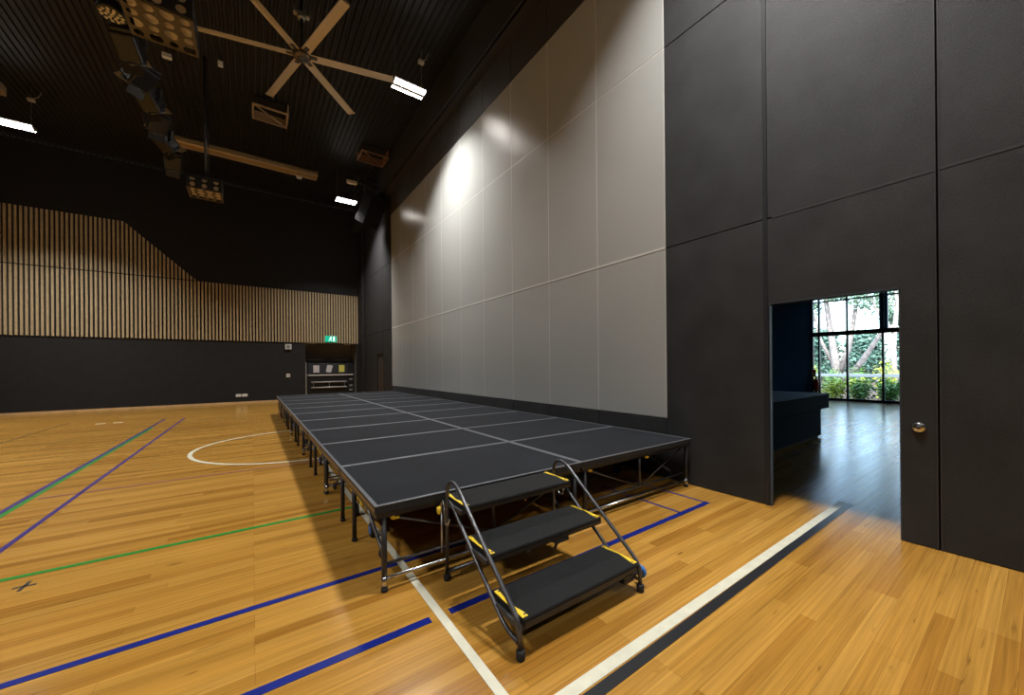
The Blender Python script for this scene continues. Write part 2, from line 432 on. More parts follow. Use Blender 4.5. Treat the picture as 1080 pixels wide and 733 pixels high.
line('l', ((-4.34, 9.5), (-4.38, 16.3)), .06, LINE_BROWN, 'faded brown line at the far left of the floor')
line('l', ((-5.4, 15.1), (-5.28, 15.6)), .06, LINE_BROWN, 'short faded brown mark near the end wall')
m = MB(); R1, R2, n = 1.735, 1.80, 72
va = [[m.bm.verts.new((.84+r*math.cos(2*PI*k/n), 8.80+r*math.sin(2*PI*k/n), .003)) for k in range(n)] for r in (R1, R2)]
for k in range(n): m.bm.faces.new((va[0][k], va[0][(k+1) % n], va[1][(k+1) % n], va[1][k]))
struct(m.done('floor_marking', LINE_WHITE), 'white court circle half hidden by the stage', 'floor line')
m = MB()
for (a, b_) in (((-1.385, 4.13), (-1.275, 4.125)), ((-1.335, 4.06), (-1.328, 4.20))):
    p0, p1 = Vector((*a, .0005)), Vector((*b_, .0005)); d = (p1-p0).normalized(); nn = Vector((-d.y, d.x, 0))*.010
    m.poly([p0-nn, p1-nn, p1+nn, p0+nn], (0, 0, .002))
struct(m.done('floor_marking', TAPE), 'small dark tape cross on the floor', 'floor mark')
m = MB()
for xx in (-3.55, -3.2): m.poly([(xx-.1, 15.3, .0005), (xx+.1, 15.3, .0005), (xx+.1, 15.42, .0005), (xx-.1, 15.42, .0005)], (0, 0, .002))
struct(m.done('floor_marking', LINE_WHITE), 'two small pale marks near the end wall', 'floor mark')

# ---------------- lobby beyond the doorway
LX, LY, LZ, LH = 20.0, 5.80, -4.2, 4.55
lb = MB().box((WX+.13, LY, 0), (LX+.1, LY+.15, LH+.1)); struct(lb.done('wall_lobby', BLUE_BLACK), 'dark charcoal lobby wall', 'wall')
lb = MB().box((WX+.13, LZ-.15, 0), (LX+.1, LZ, LH+.1)); struct(lb.done('wall_lobby_south', BLUE_BLACK), 'dark charcoal lobby wall opposite the counter', 'wall')
lb = MB().box((WX+.13, LZ-.15, LH), (LX+.1, LY+.15, LH+.15)); struct(lb.done('ceiling_lobby', BLUE_BLACK), 'dark lobby ceiling', 'ceiling')
wn = bpy.data.objects.new('window_1', None); C.objects.link(wn); struct(wn, 'full height glazed lobby wall facing the garden', 'window')
fr = MB()
fr.box((LX-.05, LZ, 0), (LX+.07, LY, .09)).box((LX-.05, LZ, 4.35), (LX+.07, LY, 4.42)).box((LX-.05, LZ, 4.14), (LX+.07, LY, 4.19)).box((LX-.05, LZ, 4.49), (LX+.07, LY, LH))
fr.done('window_frame', WIN_FRAME, wn)
MB().box((LX-.06, LZ, 2.70), (LX+.08, LY, 2.88)).done('transom', WIN_FRAME, wn)
mul = [5.77, 5.54, 4.62, 3.565, 2.51, 1.455, .4, -.655, -1.71, -2.765, -3.82]
for i, yy in enumerate(mul):
    MB().box((LX-.05, yy-.03, .05), (LX+.07, yy+.03, LH)).done('mullion', WIN_FRAME, wn)
MB().box((LX+.08, 3.565-.12, 2.75), (LX+.2, 3.565+.12, LH)).done('column_cover', WIN_FRAME, wn)
for a, b_ in zip([LY]+mul, mul+[LZ]):
    if a-b_ > .1: MB().box((LX+.005, b_+.03, .09), (LX+.015, a-.03, LH-.06)).done('pane', GLASS, wn)

# ================================================================== STAGE
UW, UL, SH = 1.928, 2.47, .6
def make_stage():
    t = thing('folding_stage_unit', 'stage', 'stage')
    X0_, X1_ = 0.002, UW-.002
    ym = UL/2
    for k in range(2):
        y0 = .002 + k*ym; y1 = y0 + ym - .004
        d = MB().box((X0_+.018, y0+.018, SH-.028), (X1_-.018, y1-.018, SH-.002)).done('deck_panel', CARPET, t)
        e = MB()
        zt = SH-.007
        e.box((X0_, y0, zt), (X0_+.026, y1, SH), .002).box((X1_-.026, y0, zt), (X1_, y1, SH), .002)
        e.box((X0_+.026, y0, zt), (X1_-.026, y0+.026, SH), .002).box((X0_+.026, y1-.026, zt), (X1_-.026, y1, SH), .002)
        e.done('edge_trim', ALU, d)
        MB().box((X0_+.001, y0+.001, SH-.021), (X1_-.001, y0+.018, zt)).box((X0_+.001, y1-.018, SH-.055), (X1_-.001, y1-.001, zt)).box((X0_+.001, y0+.001, SH-.055), (X1_-.001, y0+.018, SH-.021)).box((X0_+.001, y0+.018, SH-.021), (X0_+.018, y1-.018, zt)).box((X1_-.018, y0+.018, SH-.021), (X1_-.001, y1-.018, zt)).done('edge_fascia', RUBBER, d)
        MB().box((X0_+.004, y0+.019, SH-.050), (X1_-.004, y1-.019, SH-.029)).done('plywood_core', PLY, d)
        f = MB()
        for yy in (y0+.012, y1-.052): f.box((X0_+.012, yy, SH-.092), (X1_-.012, yy+.04, SH-.052))
        for xx in (X0_+.012, UW/2-.02, X1_-.052): f.box((xx, y0+.052, SH-.092), (xx+.04, y1-.052, SH-.052))
        f.done('deck_frame', STEEL_BLACK, t)
    for xx in (.07, UW-.07):
        for yy in (.035, .94, 1.46, UL-.035):
            end = yy < .1 or yy > 2
            l = MB().tube([(xx, yy, .028), (xx, yy, SH-.09)], .019, 10).done('leg', STEEL_BLACK, t)
            if end: MB().tube([(xx, yy, .03), (xx, yy, .105)], .021, 10).done('leg_sleeve', CHROME, l)
            MB().lathe([(.02, 0), (.024, .004), (.024, .026), (.02, .03)], 12, origin=(xx, yy, 0)).done('foot', RUBBER, l)
    for yy, ey in ((.035, 1), (UL-.035, -1)):
        MB().tube([(.09, yy, .085), (UW-.09, yy, .085)], .013, 8).done('lower_rail', CHROME, t)
        MB().tube([(.09, yy+.03*ey, .17), (UW-.09, yy+.03*ey, .17)], .012, 8).done('upper_rail', STEEL_DARK, t)
        MB().tube([(UW/2, yy+.03*ey, .17), (UW/2, yy+.03*ey, SH-.09)], .014, 8).done('centre_strut', STEEL_DARK, t)
        MB().tube([(.10, yy+.03*ey, SH-.10), (UW/2-.03, yy+.03*ey, .18)], .009, 8).done('diagonal_brace', STEEL_DARK, t)
        MB().tube([(UW-.10, yy+.03*ey, SH-.10), (UW/2+.03, yy+.03*ey, .18)], .009, 8).done('diagonal_brace', STEEL_DARK, t)
        for xx in (.10, UW/2+.05):
            kb = MB().lathe([(.006, -.018), (.016, -.013), (.019, 0), (.016, .010), (.006, .014)], 12, 'y', (xx+.03, yy, SH-.105))
            kb.box((xx+.03, yy-.005, SH-.125), (xx+.075, yy+.005, SH-.110)); kb.done('locking_knob', YELLOW, t)
    # folding arms along both sides
    for xx in (.12, UW-.12):
        for s in (1, -1):
            f = lambda a: ym + s*(a-ym)
            MB().tube([(xx, f(1.05), SH-.11), (xx, f(.82), .42), (xx, f(.35), .21), (xx, f(.22), .16)], .014, 8).done('folding_arm', STEEL_DARK, t)
            MB().box((xx-.016, f(.26)-.05, .12), (xx+.016, f(.26)+.05, .16), .006).done('arm_pad', RUBBER, t)
    # rolling carriage under the hinge line
    cr = MB()
    cr.tube([(.25, ym, .20), (UW-.25, ym, .20)], .022, 8)
    for xx in (.25, UW-.25):
        cr.tube([(xx, ym-.32, .16), (xx, ym+.32, .16)], .02, 8)
        cr.tube([(xx, ym, .17), (xx, ym, SH-.09)], .018, 8)
    cr.done('carriage', STEEL_BLACK, t)
    for xx in (.25, UW-.25):
        for yy in (ym-.3, ym+.3):
            wh = MB().lathe([(.05, -.018), (.062, -.014), (.062, .014), (.05, .018)], 18, 'x', (xx-.035, yy, .064)).done('wheel', RUBBER, t)
            MB().lathe([(.034, -.022), (.040, -.016), (.040, .016), (.034, .022)], 14, 'x', (xx-.035, yy, .064)).done('wheel_hub', BLUE_WHEEL, wh)
    for xx in (.16, UW-.16):
        MB().box((xx-.02, ym-.22, .30), (xx+.02, ym+.22, .335), .006).box((xx-.02, ym-.24, .27), (xx+.02, ym-.19, .36), .006).done('latch_bar', YELLOW, t)
    for xx, s in ((.14, 1), (UW-.14, -1)):
        MB().box((xx-.006, .66, .30), (xx+.006, .86, .42), .002).done('spec_plate', PALE_METAL, t)
    return t
su = make_stage()
rows = ['front row', 'second row', 'third row', 'fourth row', 'back row']
L_LEFT = ['nearest stage unit at the open front corner, beside the portable steps',
          'stage unit in the second row from the steps, on the open floor side',
          'middle stage unit on the open floor side, next to the white court circle',
          'stage unit second from the alcove end, on the open floor side',
          'farthest stage unit on the open floor side, nearest the alcove']
L_RIGHT = ['front stage unit against the wall by the doorway, front braces bare',
           'stage unit in the second row from the front, along the grey wall',
           'middle stage unit of the row along the grey wall',
           'stage unit second from the far end, along the grey wall',
           'farthest stage unit along the grey wall, nearest the recessed door']
for i in range(5):
    for j in range(2):
        o = su if (i == 0 and j == 0) else copy_tree(su)
        o.location = (.655 + j*UW, 2.54 + i*UL, 0)
        tag(o, (L_LEFT, L_RIGHT)[j][i], 'stage', 'folding stage units set out in two rows')

# ================================================================== PORTABLE STEPS
st = thing('portable_steps', 'black three tread portable steps with tube side rails and yellow end strips', 'steps', (0, 0, 0))
XL, XR = 1.13, 2.13
for z_, ya, yb in ((.2, 1.56, 1.875), (.4, 1.885, 2.20), (.592, 2.205, 2.525)):
    tr = MB().box((XL+.020, ya, z_-.028), (XR-.018, yb, z_), .010).done('tread', TREAD, st)
    MB().box((XL+.035, ya+.008, z_-.052), (XR-.035, ya+.036, z_-.028)).box((XL+.035, yb-.036, z_-.052), (XR-.035, yb-.008, z_-.028)).done('tread_frame', STEEL_BLACK, tr)
    for xx, s in ((XL+.022, 1), (XR-.024, -1)):
        ys = MB()
        a, b_ = ya+.012, yb-.02; mid = (a+b_)/2
        ys.poly([(xx, a, z_), (xx+s*.036, a, z_), (xx+s*.034, a+.03, z_), (xx+s*.010, mid, z_), (xx+s*.026, b_-.03, z_), (xx+s*.028, b_, z_), (xx, b_, z_)], (0, 0, .004))
        so_ = ys.done('end_strip', YELLOW, tr)
        # bolts
        MB().lathe([(.007, 0), (.007, .002)], 10, origin=(xx+s*.026, a+.018, z_+.004)).lathe([(.006, 0), (.006, .002)], 10, origin=(xx+s*.022, b_-.016, z_+.004)).done('bolt', STEEL_DARK, so_)
for xx, s in ((XL, 1), (XR, -1)):
    pts = [(xx, 2.45, .03), (xx, 2.44, .58)]
    pts += [(xx, y_, z_) for y_, z_ in ((2.438, .62), (2.43, .66), (2.412, .692), (2.388, .713), (2.34, .721), (2.295, .712), (2.25, .687), (2.2, .652), (1.62, .219), (1.59, .192), (1.572, .155), (1.564, .03))]
    sr = MB().tube(pts, .0135, 12).done('side_rail', STEEL_DARK, st)
    MB().lathe([(.021, 0), (.024, .004), (.024, .04), (.02, .045)], 12, origin=(xx, 2.45, 0)).done('foot', RUBBER, sr)
    MB().lathe([(.021, 0), (.024, .004), (.024, .045), (.02, .05)], 12, origin=(xx, 1.564, 0)).done('foot', RUBBER, sr)
    MB().tube([(xx, 2.44, .575), (xx, 2.36, .562), (xx, 2.31, .53), (xx, 2.24, .475), (xx, 1.80, .155), (xx, 1.735, .11), (xx, 1.67, .085), (xx, 1.585, .075)], .0125, 10).done('lower_rail', STEEL_DARK, st)
    for z_, ya, yb in ((.2, 1.56, 1.875), (.4, 1.885, 2.20), (.592, 2.205, 2.525)):
        MB().box((xx-.004 if s > 0 else xx-.04, ya+.02, z_-.06), (xx+.04 if s > 0 else xx+.004, yb-.04, z_-.03), .004).done('tread_bracket', STEEL_BLACK, st)
    # hanging hook and rod beside the rear post
    hx = xx-.03*s
    MB().tube([(hx, 2.475, .46), (hx, 2.472, .55), (hx, 2.452, .572), (hx, 2.428, .555), (hx, 2.415, .45), (hx, 2.395, .425), (hx, 2.365, .428), (hx, 2.345, .475)], .0062, 8).done('stage_hook', CHROME, st)
    MB().tube([(hx, 2.468, .20), (hx, 2.468, .47)], .008, 8).done('hook_rod', PALE_METAL, st)
    MB().lathe([(.012, -.014), (.028, -.010), (.028, .010), (.012, .014)], 14, 'x', (xx-.035*s, 2.50, .49)).done('locking_knob', YELLOW, st)
MB().tube([(XL, 2.45, .06), (XR, 2.45, .06)], .014, 10).done('cross_rail', STEEL_DARK, st)
MB().tube([(XL, 1.60, .125), (XR, 1.60, .125)], .012, 8).done('cross_rail', STEEL_DARK, st)
fd = MB().tube([(1.72, 1.92, .325), (1.74, 1.98, .25), (1.79, 2.05, .18)], .010, 8).box((1.68, 1.90, .31), (1.80, 1.95, .338), .006)
fd.done('folding_stay', STEEL_DARK, st)
wb = MB().lathe([(.026, -.014), (.040, -.010), (.040, .010), (.026, .014)], 20, 'x', (XR+.072, 1.612, .092)).done('wheel', BLUE_WHEEL, st)
MB().lathe([(.022, -.016), (.030, -.012), (.030, .012), (.022, .016)], 16, 'x', (XR+.072, 1.612, .092)).done('wheel_hub', PALE_METAL, wb)
MB().tube([(XR-.13, 1.612, .092), (XR+.065, 1.612, .092)], .009, 8).box((XR-.13, 1.59, .07), (XR-.03, 1.65, .125), .006).done('wheel_axle', STEEL_BLACK, st)

# ================================================================== CEILING LAMPS
def make_lamp(power):
    t = thing('linear_high_bay_lamp', 'lamp', 'lamp')
    MB().box((-.385, -.175, .045), (.385, .175, .085), .008).box((-.385, -.046, -.012), (.385, .046, .045)).box((-.395, -.175, 0), (-.380, .175, .07)).box((.380, -.175, 0), (.395, .175, .07)).done('housing', LAMP_BODY, t)
    for yy in (-.105, .105):
        MB().box((-.375, yy-.056, .004), (.375, yy+.056, .044), .012).done('lens', LAMP_LENS, t)
    wr_ = MB()
    for xx in (-.33, .33): wr_.tube([(xx, 0, .08), (xx, 0, 1.15)], .0035, 6)
    wr_.done('suspension_wire', PALE_METAL, t)
    MB().box((.26, -.05, .80), (.40, .05, .88), .01).tube([(.33, 0, .86), (.46, .02, .98), (.52, .02, 1.15)], .008, 6).done('driver_box', WHITE, t)
    for yy in (-.105, .105):
        ld = bpy.data.lights.new('lamp_light', 'AREA'); ld.shape = 'RECTANGLE'; ld.size = .74; ld.size_y = .105
        ld.energy = LAMP_W/2*power; ld.color = LAMP_COLOR; ld.spread = math.radians(LAMP_SPREAD)
        lo = bpy.data.objects.new('lamp_light', ld); C.objects.link(lo); lo.parent = t; lo.location = (0, yy, -.003)
    return t
LAB = {(0, 1): 'lit twin strip lamp next to the fan blade, above the grey wall',
       (0, 2): 'small lit strip lamp far down the hall beside the hanging black loudspeaker',
       (1, 2): 'lit strip lamp over the open floor at the far left of the photo'}
for i, (xx, power) in enumerate(((3.22, .86), (-5.45, 1.12))):
    lamp0 = make_lamp(power)
    for j, yy in enumerate((1.48, 8.98, 16.49, -5.5)):
        o = lamp0 if j == 0 else copy_tree(lamp0)
        o.location = (xx, yy, 8.40)
        tag(o, LAB.get((i, j), 'lit strip lamp on the ceiling above and behind the camera'), 'lamp', 'lit strip lamps under the ceiling')

# ================================================================== CEILING FAN
fx, fy_, fz = .925, 9.20, 8.32
fan = thing('ceiling_fan', 'huge six bladed ceiling fan with pale champagne blades on a black drop rod', 'fan', (fx, fy_, fz))
MB().lathe([(.02, -.075), (.10, -.075), (.155, -.055), (.17, -.02), (.17, .04), (.12, .07), (.03, .075)], 32).done('hub', FAN_HUB, fan)
MB().lathe([(.012, -.10), (.05, -.095), (.085, -.085), (.09, -.07)], 24).done('hub_cap', STEEL_DARK, fan)
MB().tube([(0, 0, .07), (0, 0, ZC-fz)], .03, 12).done('drop_rod', STEEL_BLACK, fan)
MB().box((-.16, -.06, .86), (.16, .06, .93), .015).lathe([(.05, .78), (.085, .80), (.085, .86), (.05, .88)], 16).tube([(-.15, 0, .9), (-.15, 0, ZC-fz)], .012, 6).tube([(.15, 0, .9), (.15, 0, ZC-fz)], .012, 6).done('mount_bracket', PALE_METAL, fan)
for k in range(6):
    a = math.radians(-13.5+60*k)
    R = Matrix.Rotation(a, 4, 'Z')
    b_ = MB()
    prof = [(-.085, .030), (-.05, .052), (.0, .050), (.05, .030), (.09, .002), (.05, .012), (.0, .028), (-.05, .034)]
    pr = []
    for (yy, zz) in prof: pr.append((.17, yy, zz-.02))
    b_.poly(pr, (1.70, 0, 0)); b_.box((1.87, -.088, -.012), (1.885, .092, .036), .004)
    bl = b_.done('fan_blade', FAN_BLADE, fan); bl.matrix_local = R
    nk = MB().box((.13, -.045, -.005), (.30, .045, .012), .004).done('blade_clamp', STEEL_DARK, bl)

# ================================================================== PERFORATED PENDANT BOXES
def hole_plate(m, o, u, v, nu, nv, rad, seg=16):
    """a plate in the plane o+u*s+v*t with nu x nv round holes; rad(i,j) = hole radius as share of the cell"""
    o, u, v = Vector(o), Vector(u), Vector(v)
    for i in range(nu):
        for j in range(nv):
            r = rad(i, j); sq, ci = [], []
            for k in range(seg):
                a = 2*PI*(k+.5)/seg; c, q = math.cos(a), math.sin(a); mx = max(abs(c), abs(q))
                su_, sv_ = .5+.5*c/mx, .5+.5*q/mx
                lu = min(u.length/nu, v.length/nv)
                cu, cv = .5+r*c*lu*nu/u.length, .5+r*q*lu*nv/v.length
                sq.append(m.bm.verts.new(o+u*((i+su_)/nu)+v*((j+sv_)/nv))); ci.append(m.bm.verts.new(o+u*((i+cu)/nu)+v*((j+cv)/nv)))
            for k in range(seg):
                k2 = (k+1) % seg
                m.bm.faces.new((sq[k], sq[k2], ci[k2], ci[k]))
            for k in range(4):      # corner fill between the sampled square points
                k0 = [1, 5, 9, 13][k]
                cu, cv = [(1, 1), (0, 1), (0, 0), (1, 0)][k]
                cvx = m.bm.verts.new(o+u*((i+cu)/nu)+v*((j+cv)/nv))
                m.bm.faces.new((sq[k0], cvx, sq[k0+1]))
def make_box():
    t = thing('perforated_pendant_box', 'box', 'pendant')
    h, a = .31, .345
    m = MB(); hole_plate(m, (-a, -a, 0), (2*a, 0, 0), (0, 2*a, 0), 4, 4, lambda i, j: .42 if (i+j) % 2 == 0 else .30)
    p = m.done('bottom_plate', PLYBOX, t)
    MB().box((-a, -a, -.006), (a, -a+.03, .018)).box((-a, a-.03, -.006), (a, a, .018)).box((-a, -a+.03, -.006), (-a+.03, a-.03, .018)).box((a-.03, -a+.03, -.006), (a, a-.03, .018)).done('plate_rim', PLYBOX, p)
    for (o, u) in (((-a, -a, .02), (2*a, 0, 0)), ((a, -a, .02), (0, 2*a, 0)), ((a, a, .02), (-2*a, 0, 0)), ((-a, a, .02), (0, -2*a, 0))):
        m = MB(); hole_plate(m, o, u, (0, 0, h-.02), 3, 2, lambda i, j: .36); m.done('side_plate', STEEL_BLACK, t)
    MB().box((-a, -a, h), (a, a, h+.02)).done('top_plate', STEEL_BLACK, t)
    MB().box((-a+.05, -a+.05, .06), (a-.05, a-.05, h-.03), .01).done('inner_liner', CREAM, t)
    MB().tube([(.0, 0, h+.01), (0, 0, ZC-6.0)], .032, 12).tube([(.06, 0, h+.01), (.06, 0, ZC-6.0)], .008, 6).done('drop_pole', STEEL_DARK, t)
    return t
bx0 = make_box(); bx0.location = (-.945, 6.59, 6.0)
tag(bx0, 'large near pendant box with round holes, cut by the top edge of the photo', 'pendant', 'perforated pendant boxes')
bx1 = copy_tree(bx0); bx1.location = (-.955, 12.32, 6.0)
tag(bx1, 'smaller far pendant box with round holes on a long pole, below the golden trough', 'pendant', 'perforated pendant boxes')

# ================================================================== LIGHTING BAR AND SPOTLIGHTS
bar = thing('lighting_bar', 'black lighting bar hung beside the perforated boxes, carrying a row of spotlights', 'lighting bar', (-1.46, 9.2, 6.62))
MB().tube([(0, -3.6, 0), (0, 2.6, 0)], .026, 10).done('upper_pipe', STEEL_BLACK, bar)
MB().tube([(-.12, -3.6, .16), (-.12, 2.6, .16)], .022, 10).done('rear_pipe', STEEL_DARK, bar)
m = MB()
for i in range(9): m.tube([(0, -3.4+.72*i, 0), (-.12, -3.4+.72*i, .16)], .012, 6)
m.done('spacer', STEEL_DARK, bar)
m = MB()
for yy in (-3.2, -.4, 2.4): m.tube([(0, yy, 0), (0, yy, ZC-6.62)], .007, 6)
m.done('hanging_wire', STEEL_BLACK, bar)
pts = [(.05, -3.5+.1*i, -.05+.03*math.sin(i*.9)) for i in range(61)]
MB().tube(pts, .011, 6).done('power_cable', RUBBER, bar)
def make_spot():
    t = thing('stage_spotlight', 'spot', 'spotlight')
    # local: hangs below clamp at origin; body aims along +X/-Z
    MB().box((-.03, -.03, -.04), (.03, .03, .035), .006).tube([(0, 0, -.03), (0, 0, -.11)], .012, 8).done('clamp', STEEL_DARK, t)
    MB().box((-.02, -.19, -.125), (.02, .19, -.11)).box((-.02, -.195, -.33), (.02, -.185, -.11)).box((-.02, .185, -.33), (.02, .195, -.11)).done('yoke', STEEL_BLACK, t)
    R = Matrix.Translation((0, 0, -.31)) @ Matrix.Rotation(math.radians(38), 4, 'Y')
    bd = MB().box((-.20, -.145, -.13), (.16, .145, .13), .03).box((-.26, -.12, -.10), (-.19, .12, .10), .02)
    for k in range(4): bd.box((-.16+.07*k, -.150, -.10), (-.13+.07*k, .150, .10), .004)
    bd = bd.done('body', LIGHT_BODY, t); bd.matrix_local = R
    MB().lathe([(.135, .15), (.14, .19), (.125, .195)], 24, 'x').done('lens_ring', STEEL_DARK, bd)
    MB().lathe([(.12, .165), (.12, .175), (.08, .192), (.02, .197)], 24, 'x').done('lens', LENS_DARK, bd)
    for s in (1, -1):
        MB().box((.17, -.12, 0), (.30, .12, .006), .002, Matrix.Rotation(math.radians(-28*s), 3, 'Y'), (.17, 0, 0)).done('barn_door', GREY_GEL if s > 0 else STEEL_BLACK, bd, (0, 0, .13*s))
    return t
sp0 = make_spot()
spl = ['black spotlight nearest the camera on the hanging bar, behind the near perforated box',
       'second black spotlight from the near end of the hanging bar', 'third black spotlight from the near end of the hanging bar',
       'fourth black spotlight from the near end of the hanging bar', 'spotlight last but one towards the golden trough', 'farthest spotlight on the bar end by the golden trough']
SPY = [7.72, 8.36, 9.02, 9.75, 10.5, 11.4]
for i, yy in enumerate(SPY):
    o = sp0 if i == 0 else copy_tree(sp0)
    o.location = (-1.46, yy, 6.60); o.rotation_euler = (0, 0, math.radians([75, 140, 60, 115, 40, 100][i]))
    tag(o, spl[i], 'spotlight', 'black spotlights on the hanging bar')
# small par lamp with a perforated golden face
pr_ = thing('round_wash_light', 'round wash light with many golden lenses beside the near perforated box', 'light', (-1.50, 7.06, 6.27))
MB().lathe([(.06, .12), (.13, .10), (.15, .0), (.15, -.03), (.135, -.035)], 24).done('body', LIGHT_BODY, pr_)
m = MB()
for r_, n_ in ((0, 1), (.055, 6), (.105, 11)):
    for k in range(n_): m.lathe([(.004, -.052), (.016, -.048), (.021, -.036)], 10, origin=(r_*math.cos(2*PI*k/n_), r_*math.sin(2*PI*k/n_), 0))
m.done('lens', CREAM, pr_)
MB().tube([(-.165, 0, .02), (-.165, 0, .14), (-.1, 0, .22), (.1, 0, .22), (.165, 0, .14), (.165, 0, .02)], .012, 8).tube([(0, 0, .22), (0, 0, .36)], .012, 8).done('yoke', STEEL_BLACK, pr_)

# ================================================================== TROUGHS, HATCHES AND SMALL CEILING ITEMS
def trough(label, x0, x1, yy, zz):
    t = thing('trough_reflector', label, 'light trough', ((x0+x1)/2, yy, zz), 0, 'golden light troughs')
    L = (x1-x0)/2
    prof = [(-.19, -.10), (-.17, .02), (-.09, .09), (.09, .09), (.17, .02), (.19, -.10), (.175, -.10), (.155, .01), (.08, .072), (-.08, .072), (-.155, .01), (-.175, -.10)]
    MB().poly([(-L, a, b_) for a, b_ in prof], (2*L, 0, 0)).done('reflector', TROUGH, t)
    MB().box((-L, -.205, -.115), (L, -.165, -.095), .004).box((-L, .165, -.115), (L, .205, -.095), .004).done('lip', TROUGH_LIP, t)
    MB().box((-L-.012, -.20, -.11), (-L, .20, .095), .004).box((L, -.20, -.11), (L+.012, .20, .095), .004).done('end_cap', TROUGH_LIP, t)
    MB().box((-L, -.05, .0), (L, .05, .05)).done('inner_rail', TROUGH_LIP, t)
    m = MB()
    for xx in (-L+.4, L-.45): m.tube([(xx, 0, .08), (xx, 0, ZC-zz)], .010, 6)
    m.done('hanger_rod', STEEL_DARK, t)
    return t
trough('long golden trough hanging across the hall behind the far perforated box', -1.95, 1.93, 14.85, 8.42)
trough('golden trough end just above the far left lamp', -8.6, -4.95, 14.45, 8.42)
def hatch(label, cx, cy, wx_, wy_, m_):
    t = thing('ceiling_hatch_frame', label, 'hatch frame', (cx, cy, ZC), 0, 'framed hatches under the ceiling')
    a, b_, d = wx_/2, wy_/2, .30
    MB().box((-a, -b_, -d), (-a+.05, b_, -d+.04)).box((a-.05, -b_, -d), (a, b_, -d+.04)).box((-a+.05, -b_, -d), (a-.05, -b_+.05, -d+.04)).box((-a+.05, b_-.05, -d), (a-.05, b_, -d+.04)).done('lower_frame', m_, t)
    MB().box((-a, b_-.03, -d+.04), (a, b_, .0)).box((a-.03, -b_, -d+.04), (a, b_-.03, 0)).done('side_board', m_, t)
    MB().tube([(-a+.05, -b_+.05, -d+.02), (a-.05, b_-.05, -d+.02)], .022, 8).done('diagonal_brace', m_, t)
    MB().box((-a+.02, -b_+.02, -.035), (a-.04, b_-.04, -.02)).done('dark_liner', BLACK_GAP, t)
    return t
hatch('timber framed ceiling hatch with a diagonal brace, left of the fan blade tips', .50, 13.55, .92, .80, TIMBER)
hatch('reddish timber framed hatch in the ceiling above the black loudspeaker', 3.70, 14.20, .95, .80, TIMBER_RED)
def small_box(name, label, cat, loc, sx, sy, sz, m_, rod=None):
    t = thing(name, label, cat, loc)
    MB().box((-sx/2, -sy/2, 0), (sx/2, sy/2, sz), .01).done('cover', m_, t)
    r_ = MB().tube([(0, 0, sz-.01), (0, 0, ZC-loc[2])], .009, 6)
    if rod: r_.tube([(-.02, 0, sz-.01), (-.20, .05, sz+.05), (-.42, .1, sz+.22), (-.45, .1, ZC-loc[2])], .008, 6)
    r_.done('conduit', STEEL_BLACK, t)
small_box('junction_box', 'small white box near the ceiling right of the spotlight row', 'box', (-1.70, 12.5, 9.30), .18, .12, .10, WHITE)
small_box('junction_box', 'tiny white box with a looping cable right of the near perforated box', 'box', (-.62, 12.1, 9.32), .11, .10, .12, WHITE, True)
small_box('emergency_light', 'small cream box above the lamp beside the hanging loudspeaker', 'emergency light', (3.17, 15.2, 8.60), .36, .12, .12, CREAM)
sn = thing('motion_sensor', 'small white sensor dome under the right end of the golden trough', 'sensor', (1.38, 14.85, 8.19))
MB().lathe([(.03, -.05), (.075, -.03), (.09, .0), (.09, .03), (.03, .04)], 18).done('dome', WHITE, sn)
MB().tube([(0, 0, .03), (0, 0, .225)], .012, 6).done('stem', STEEL_DARK, sn)

# hanging loudspeaker
lk = thing('hanging_loudspeaker', 'black loudspeaker tilted downwards, hung from pipes at the far end of the grey wall', 'loudspeaker', (3.98, 15.6, 7.95))
Rk = Matrix.Rotation(math.radians(-58), 4, 'Z') @ Matrix.Rotation(math.radians(32), 4, 'Y') @ Matrix.Scale(1.3, 4)
bk = MB().poly([(-.24, -.22, -.48), (.24, -.30, -.48), (.24, .30, -.48), (-.24, .22, -.48)], (0, 0, .96)).done('cabinet', mat('matte_black_cabinet', (.010, .010, .011), .85, spec=.15), lk); bk.matrix_local = Rk
MB().box((.242, -.28, -.46), (.262, .28, .46), .006).done('grill', SPK_GRILL, bk)
MB().box((-.262, -.16, .05), (-.242, .16, .36), .006).box((-.262, -.16, -.16), (-.242, .16, -.02), .006).done('rear_light_patch', mat('grey_light_patch', (.13, .14, .15), .6), bk)  # grey plates stand in for the patch of light reflected off the cabinet
m = MB()
for xx in (-.25, .22): m.tube([(xx, 0, .35), (xx, 0, ZC-7.95)], .018, 8)
m.done('hanging_pipe', STEEL_DARK, lk)
m = MB()
for zz in (.9, 1.15): m.tube([(-.8, -.05, zz), (.28, -.05, zz)], .02, 8)
m.done('cross_pipe', STEEL_BLACK, lk)

# ================================================================== END WALL FITTINGS
ex = thing('exit_sign', 'green lit exit sign with white running figure above the alcove', 'exit sign', (3.19, YE-.075, 2.82))
MB().box((-.26, -.05, 0), (.26, .0, .30), .008).done('sign_box', EXIT_GREEN, ex)
m = MB(); f_ = -.0535
m.lathe([(.028, -.003), (.028, 0)], 12, 'y', (.0, f_+.003, .245))
def stroke(a, b_, r_): m.tube([(a[0], f_, a[1]), (b_[0], f_, b_[1])], r_, 6)
stroke((-.005, .21), (-.03, .13), .022); stroke((-.03, .13), (.035, .085), .013); stroke((.035, .085), (.02, .035), .012)
stroke((-.03, .13), (-.06, .08), .013); stroke((-.06, .08), (-.11, .065), .012); stroke((-.0, .20), (.055, .165), .010); stroke((-.01, .20), (-.07, .175), .010); stroke((-.07, .175), (-.085, .135), .010)
m.box((.10, f_-.001, .03), (.115, f_+.003, .27)).box((-.10, f_-.001, .03), (-.09, f_+.003, .05))
m.box((.085, f_-.001, .03), (.20, f_+.003, .27)) if False else None
